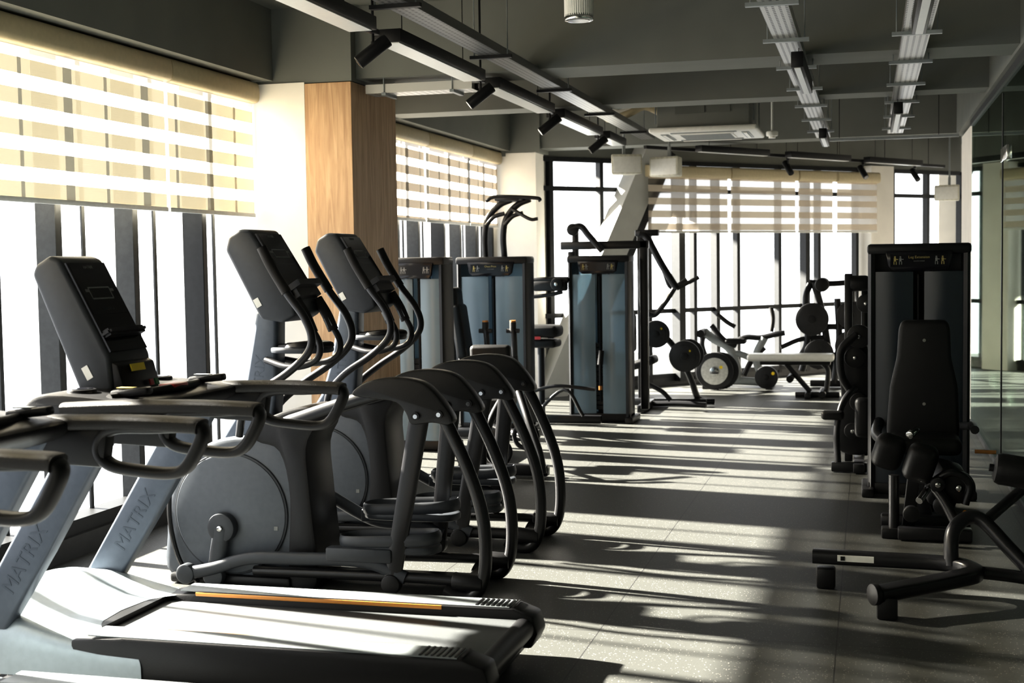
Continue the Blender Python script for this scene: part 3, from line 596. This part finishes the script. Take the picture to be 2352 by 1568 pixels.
b=B(); b.cyl((.27,.12,.60),(.54,.12,.56),.075,'pad',bev=.03,n=28); b.cyl((.25,.12,.602),(.58,.12,.555),.018,'tube'); b.obj('roller_pad',t)

# ------------------------------------------------------------ FAR PLATE-LOADED MACHINE
def wplate(b,c,r,th=.04,ax='Y',face='plate'):
    c=V(c); b.disc(c,r,th,'plate',ax=ax,n=36,bev=.008)
    d={'X':V((1,0,0)),'Y':V((0,1,0))}[ax]
    b.disc(c-d*(th/2+.002),r*.72,.006,face,ax=ax,n=36,bev=.001); b.disc(c-d*(th/2+.008),r*.25,.02,'chrome' if face!='plate' else 'black',ax=ax,n=24,bev=.003)
t=thing('plate_loaded_machine','black plate-loaded lever machine with hanging press arms','exercise machine',(-2.05,14.5,0))
b=B(); b.box((-.36,.1,.96),(.10,.10,1.9),'tube',bev=.012); b.box((-.30,.1,1.9),(.26,.12,.07),'tube',bev=.012); b.box((-.05,0,.05),(.80,.08,.08),'tube',bev=.012); b.box((-.25,-.35,.05),(.08,.8,.08),'tube',bev=.012)
b.tube([(-.35,0,.84),(-.15,0,.80),(.02,0,.62),(.18,0,.30),(.26,.05,.08),(.42,.1,.05)],.035,'tube'); b.tube([(-.2,-.2,.05),(.1,-.25,.06),(.38,-.3,.05)],.03,'tube'); b.obj('frame',t)
b=B(); b.tube([(-.36,-.05,1.88),(-.28,-.05,1.84),(-.12,-.05,1.55),(.04,-.05,1.29)],.038,'tube'); b.tube([(.04,-.05,1.29),(.16,-.05,1.35),(.28,-.05,1.41)],.022,'grip'); b.tube([(.02,-.05,1.30),(-.10,-.05,1.12),(-.22,-.05,1.0),(-.34,-.05,1.12),(-.36,-.05,1.5)],.028,'tube'); b.tube([(-.3,.2,1.85),(-.14,.2,1.5),(-.05,.2,1.3),(.12,.2,1.38)],.028,'tube'); b.obj('press_arm',t)
b=B(); cushion(b,(-.30,-.25,.50),(.3,.3,.09),(0,-.3,0)); b.obj('seat',t)
b=B(); cushion(b,(-.44,-.22,.82),(.1,.26,.42)); b.obj('backrest',t)
b=B(); b.cyl((-.3,-.25,.05),(-.3,-.25,.48),.03,'tube'); b.tube([(-.3,-.3,.3),(-.1,-.3,.2),(.0,-.3,.1)],.025,'tube'); b.obj('seat_post',t)
for (x,y,z,r) in [(-.18,-.1,.80,.15),(.13,-.12,.56,.17),(.13,.2,.56,.17)]:
    b=B(); wplate(b,(0,0,0),r); b.disc((.06,-.024,.06),.012,.004,'yellow'); solo(b,'weight_plate','black round weight plate loaded on a lever machine','weight plate',group='weight plates on machines',loc=(-2.05+x,14.5+y,z))

t=thing('row_machine','pale framed plate-loaded row machine by the windows','exercise machine',(-1.6,16.8,0))
b=B(); b.tube([(-.35,0,.06),(.0,0,.08),(.45,0,.06)],.05,'rail'); b.tube([(-.4,0,.7),(-.3,0,.62),(-.1,0,.5),(0,0,.3),(.02,0,.08)],.055,'rail'); b.tube([(-.1,0,.5),(.1,0,.62),(.3,0,.62),(.48,0,.66),(.6,0,.68)],.035,'tube'); b.tube([(.35,0,.62),(.25,0,.4),(.3,0,.2),(.42,0,.1)],.05,'rail'); b.tube([(-.4,0,.68),(-.42,0,.5),(-.3,0,.2)],.035,'tube'); b.box((-.35,0,.03),(.08,.6,.06),'tube',bev=.01); b.box((.42,0,.03),(.08,.6,.06),'tube',bev=.01)
b.tube([(.0,0,.52),(-.15,-.05,.60),(-.3,-.05,.78)],.035,'tube'); b.tube([(.1,0,.15),(.2,0,.35),(.35,0,.5)],.035,'tube'); b.tube([(-.3,0,.25),(.0,0,.42),(.3,0,.30)],.04,'rail'); b.obj('frame',t)
b=B(); cushion(b,(.0,0,.58),(.26,.22,.07)); b.obj('seat',t)
b=B(); b.tube([(-.22,-.1,.92),(-.1,-.1,.82),(.0,-.1,.76)],.028,'grip'); b.obj('hand_grip',t)
b=B(); b.tube([(.44,-.1,1.0),(.46,-.1,.86),(.44,-.1,.7)],.028,'grip'); b.obj('hand_grip',t)
b=B(); b.cyl((-.42,-.2,.68),(-.42,.2,.68),.05,'pad'); b.obj('roller_pad',t)
for (x,y,z,r,fc) in [(-.22,-.42,.235,.23,'platef'),(-.16,-.35,.235,.23,'plate'),(.40,-.38,.16,.14,'plate')]:
    b=B(); wplate(b,(0,0,0),r,.05,'Y',fc); b.disc((.08,-.03,.05),.02,.004,'yellow'); solo(b,'weight_plate','round weight plate standing against the row machine','weight plate',group='weight plates on machines',loc=(-1.6+x,16.8+y,z))
t=thing('weight_bench','flat padded weight bench, pad coloured pale for its reflection','bench',(-.87,15.7,0))
b=B(); cushion(b,(0,0,.46),(.98,.32,.08),m='pale'); b.obj('bench_pad',t,label='bench pad coloured pale for its reflection')
b=B(); b.box((.05,0,.40),(.8,.07,.06),'tube',bev=.01); b.tube([(-.05,0,.38),(.1,0,.2),(.22,0,.06)],.03,'tube'); b.tube([(.35,0,.40),(.42,0,.3),(.4,0,.06)],.03,'tube'); b.box((.30,0,.03),(.5,.07,.06),'tube',bev=.01); b.box((.2,0,.03),(.07,.5,.06),'tube',bev=.01); b.cyl((.36,-.25,.05),(.36,.25,.05),.04,'black'); b.cyl((.0,-.2,.22),(.0,.2,.22),.04,'pad'); b.obj('bench_frame',t)
t=thing('weight_rack','black upright storage rack holding round weight plates','rack',(-.45,16.9,0))
b=B(); b.tube([(-.2,0,1.3),(-.1,0,.9),(-.02,0,.4),(.05,0,.05)],.045,'tube'); b.tube([(.25,0,1.32),(.24,0,.7),(.24,0,.05)],.045,'tube'); b.box((.1,0,.05),(.7,.08,.08),'tube',bev=.01); b.tube([(-.25,0,1.3),(0,0,1.28),(.3,0,1.3)],.035,'tube'); b.tube([(-.6,-.1,.5),(-.35,-.05,.6),(-.05,0,.62)],.03,'tube'); b.tube([(-.35,0,.2),(-.25,0,.55),(-.1,0,.9)],.04,'tube')
b.tube([(.05,-.1,.1),(.1,-.1,.6),(.08,-.1,1.1)],.04,'tube'); b.box((.12,0,.75),(.4,.06,.07),'tube',bev=.01); b.box((.12,0,.4),(.4,.06,.07),'tube',bev=.01); b.tube([(-.45,-.05,.3),(-.3,-.05,.5),(-.28,-.05,.8),(-.3,-.05,1.1),(-.25,0,1.28)],.04,'tube')
for (x,z) in [(-.22,.85),(-.12,.45),(.24,.9),(.24,.55)]: b.cyl((x,-.2,z),(x,.15,z),.02,'chrome',n=10)
b.obj('rack_frame',t)
for x in (-.1,.3):
    b=B(); b.cyl((x,-.25,1.27),(x,.25,1.27),.085,'pad',bev=.02); b.obj('roller_pad',t)
for (x,z,r) in [(-.22,.85,.2),(-.14,.42,.18),(.24,.9,.17),(.24,.52,.19)]:
    for k in range(2):
        b=B(); wplate(b,(0,0,0),r,.045); solo(b,'weight_plate','black round weight plate stored on upright rack','weight plate',group='weight plates on machines',loc=(-.45+x,16.9-.18+k*.075,z))

# ------------------------------------------------------------ CEILING ITEMS
def tray(name,x,y0,y1,z,w,label,rods,mm='tray'):
    t=thing(name,label,'cable tray',(x,(y0+y1)/2,z),0,'ceiling cable trays')
    L=y1-y0
    b=B(); b.box((0,0,0),(w,L,.004),mm); b.box((-w/2,0,.025),(.004,L,.05),mm); b.box((w/2,0,.025),(.004,L,.05),mm); b.obj('tray_channel',t)
    y=-L/2+.3
    while y<L/2:
        b=B(); b.box((0,y,-.012),(w+.12,.035,.02),'rail' if mm=='tray' else 'black')
        for sg in (-1,1): b.cyl((sg*(w/2+.035),y,-.02),(sg*(w/2+.035),y,ZC-z),.004,'rail',n=6)
        b.obj('hanger_bracket',t); y+=rods
    for k in range(3):
        b=B(); b.tube([(-w*.25+k*w*.25,-L/2,.015),(-w*.2+k*w*.22,-L/4,.018),(-w*.28+k*w*.25,0,.015),(-w*.2+k*w*.2,L/4,.018),(-w*.25+k*w*.25,L/2,.015)],.009,'black',n=6); b.obj('cable',t)
    return t
tray('cable_tray',-2.22,2.5,13.9,2.86,.14,'dark perforated cable tray hung beside black lights',1.7,'trayd')
tray('cable_tray',-.46,3,14.5,2.86,.14,'galvanised perforated cable tray hanging on threaded rods',1.15)
tray('cable_tray',.26,3,14.3,2.86,.15,'galvanised perforated cable tray hanging on threaded rods',1.15)
t=thing('cable_tray','short perforated cable tray crossing to the wood column','cable tray',(-3.03,9.0,2.80),math.pi/2,'ceiling cable trays')
B().box((0,0,0),(.2,.78,.004),'tray').box((-.1,0,.03),(.004,.78,.06),'tray').box((.1,0,.03),(.004,.78,.06),'tray').obj('tray_channel',t)
for yy_ in (.25,-.25):
    b=B(); b.box((0,yy_,-.01),(.24,.03,.02),'rail')
    for q in (-1,1): b.cyl((q*.11,yy_,0),(q*.11,yy_,.1),.004,'rail',n=6)
    b.obj('hanger_bracket',t)
def linlight(loc,L,label,rz=0,w=.11,h=.07,group='suspended linear lights',top=None):
    t=thing('linear_light',label,'ceiling light',loc,rz,group)
    B().box((0,0,h/2),(w,L,h),'black',bev=.004).obj('lamp_housing',t)
    B().box((0,0,-.002),(w-.035,L-.05,.006),'lamp').obj('lamp_diffuser',t)
    top=ZC if top is None else top
    for y in (-L*.35,L*.35):
        b=B(); b.cyl((0,y,h),(0,y,top-loc[2]),.003,'black',n=6); b.obj('suspension_wire',t)
    return t
y=2.85
for i in range(6):
    l=1.66 if i<5 else .9
    linlight((-2.52,y+l/2,2.80),l,'black suspended linear light with white diffuser, unlit',w=.16); y+=2.02
for (x,y,l) in [(-.40,8.6,1.3),(-.41,13.2,1.0),(.22,11.6,1.6),(.24,6.3,1.4)]:
    linlight((x,y,2.70),l,'narrow black linear light under a cable tray, unlit',w=.07,h=.09,top=2.838)
def spot(loc,dirv,top=None,label='black cylindrical track spotlight aimed downward'):
    t=thing('track_spotlight',label,'spotlight',loc,0,'track spotlights')
    d=V(dirv).normalized(); top=ZC if top is None else top
    b=B(); b.box((0,0,-.015),(.035,.12,.03),'black',bev=.004); b.cyl((0,0,-.09),(0,0,top-loc[2]),.008,'black',n=8); b.obj('track_adapter',t)
    c=V((0,0,-.12)); b=B(); b.cyl(c-d*.10,c+d*.10,.037,'black',bev=.005); b.cyl(c+d*.095,c+d*.102,.030,'screen'); b.cyl(c,(0,0,-.07),.012,'black',n=8); b.obj('lamp_head',t)
for y in (6.68,8.70,10.72,12.74): spot((-2.52,y,2.84),(-.75,-.25,-.6))
A=V((-2.35,14.5,2.83)); Bv=V((1.0,19.4,2.83)); dd=(Bv-A); an=math.atan2(dd.y,dd.x)-math.pi/2
c=(A+Bv)/2
t=thing('lighting_track','long black lighting track following the angled facade','lighting track',c,an)
b=B(); b.box((0,0,0),(.04,dd.length,.035),'black'); b.obj('track_rail',t)
for k in range(6):
    y=-dd.length/2+.4+k*1.03; B().cyl((0,y,0),(0,y,ZC-2.83),.004,'black',n=6).obj('suspension_wire',t)
for k in range(3):
    q=A+dd*(.22+.27*k)
    linlight((q.x+.12,q.y-.08,2.80),1.2,'black suspended linear light with white diffuser, unlit',rz=an,w=.1)
for k in (.42,.68,.88):
    q=A+dd*k; spot((q.x,q.y,2.81),(.4,-.5,-.7),top=2.812)
t=thing('lighting_track','short black lighting track spanning between trays','lighting track',(.2,14.6,2.84),math.pi/2)
B().box((0,0,0),(.04,1.4,.03),'rail').obj('track_rail',t)
for q in (-.5,.5): B().cyl((0,q,0),(0,q,.56),.004,'black',n=6).obj('suspension_wire',t)
t=thing('pendant_lamp','white ribbed cylindrical ceiling lamp','ceiling light',(-1.40,6.62,2.80))
b=B(); b.grid(lambda u,v:((.072+.0015*math.cos(40*2*math.pi*u))*math.cos(2*math.pi*u),(.072+.0015*math.cos(40*2*math.pi*u))*math.sin(2*math.pi*u),.02+.3*v),160,1,'white'); b.cyl((0,0,0),(0,0,.03),.072,'chrome',bev=.004,n=40); b.cyl((0,0,.315),(0,0,.325),.072,'white',n=40); b.obj('lamp_body',t)
B().cyl((0,0,-.002),(0,0,.001),.055,'screen',n=30).obj('lamp_lens',t)
B().cyl((0,0,.32),(0,0,.6),.01,'white',n=12).obj('stem',t)
t=thing('air_conditioner','white square ceiling cassette air conditioner','air conditioner',(-1.46,12.7,2.76),math.radians(0))
b=B(); b.box((0,0,.025),(.98,.95,.05),'white',bev=.02,seg=3); b.obj('cassette_panel',t)
b=B(); b.box((0,0,-.002),(.5,.5,.01),'white',bev=.004)
for k in range(14): b.box((0,-.22+k*.034,-.009),(.46,.008,.006),'rail')
b.obj('intake_grille',t)
for k in range(4):
    a=k*math.pi/2; b=B(); b.box((.37*math.cos(a),.37*math.sin(a),-.002),(.07,.6,.008),'rail',rot=(0,0,a),bev=.003); b.box((.37*math.cos(a),.37*math.sin(a),-.010),(.03,.56,.006),'white',rot=(0,0,a)); b.obj('air_vane',t)
b=B(); b.box((0,0,.20),(.84,.84,.30),'beam',bev=.01); b.box((0,-.425,.24),(.5,.01,.14),'ceil'); b.box((0.02,-.43,.24),(.005,.012,.13),'frameg')
for q in (-.5,.5):
    for w_ in (-.3,.3): b.cyl((q*.9,w_,.1),(q*.9,w_,.64),.006,'rail',n=6)
b.obj('unit_body',t)
b=B(); b.tube([(-.42,.0,.22),(-.6,.02,.30),(-.75,.0,.24),(-.95,.05,.2),(-1.0,.1,.3),(-1.0,.12,.6)],.035,'cass'); b.obj('refrigerant_pipe',t)
b=B(); b.tube([(-.42,.1,.26),(-.65,.12,.34),(-.9,.1,.28),(-.95,.15,.6)],.022,'white'); b.obj('refrigerant_pipe',t)
t=thing('smoke_detector','small white round ceiling sensor','sensor',(-.95,13.9,2.84)); B().cyl((0,0,0),(0,0,.05),.06,'white',bev=.01).cyl((0,0,-.02),(0,0,0),.035,'white').obj('sensor_body',t); B().cyl((0,0,.05),(0,0,.56),.01,'white',n=8).obj('stem',t)
for (x,y,z,rz) in [(-2.52,14.2,2.62,.4),(-2.10,14.45,2.60,-.3),(1.05,19.2,2.45,-.3)]:
    t=thing('speaker','cream wall speaker hung from the ceiling','speaker',(x,y,z),rz,'ceiling speakers')
    b=B(); b.prism([(-.17,-.10),(.17,-.10),(.11,.14),(-.11,.14)],-.10,.11,'spkr',bev=.015,ax='Z'); b.obj('speaker_cabinet',t)
    b=B(); b.box((0,-.102,0),(.30,.006,.17),'white',bev=.003); b.obj('speaker_grille',t)
    b=B(); b.box((0,.05,.16),(.03,.03,.12),'rail'); b.cyl((0,.05,.2),(0,.05,ZC-z),.012,'rail',n=8); b.obj('mounting_bracket',t)

# ------------------------------------------------------------ LIGHT
w=bpy.data.worlds.new('w'); scn.world=w; w.use_nodes=True
bg=w.node_tree.nodes['Background']; bg.inputs[0].default_value=(.96,.98,1,1); bg.inputs[1].default_value=3.8
sd=bpy.data.lights.new('sun','SUN'); sd.energy=115; sd.angle=math.radians(1.3); sd.color=(1,.95,.84)
so=bpy.data.objects.new('sun',sd); COL.objects.link(so); so.rotation_euler=V((1,-.19,-.53)).to_track_quat('-Z','Y').to_euler(); so.location=(-10,8,8)
# ------------------------------------------------------------ CAMERA
r=.015; p=math.atan(.0592); psi=math.radians(14.98)
F=V((-math.sin(psi)*math.cos(p), math.cos(psi)*math.cos(p), -math.sin(p)))
R0=V((math.cos(psi),math.sin(psi),0)); U0=R0.cross(F)
cx=(R0-U0*r).normalized(); cy=(U0+R0*r).normalized()
cd=bpy.data.cameras.new('camera'); cam=bpy.data.objects.new('camera',cd); COL.objects.link(cam)
Mx=Matrix((cx,cy,-F)).transposed().to_4x4(); Mx.translation=V((0,0,1.6)); cam.matrix_world=Mx
cd.sensor_width=36; cd.lens=36*3067/2352; cd.clip_start=.05; cd.clip_end=200
cd.dof.use_dof=True; cd.dof.focus_distance=7.2; cd.dof.aperture_fstop=4.0
scn.camera=cam
scn.view_settings.view_transform='Standard'; scn.view_settings.look='None'; scn.view_settings.exposure=0; scn.view_settings.gamma=.88
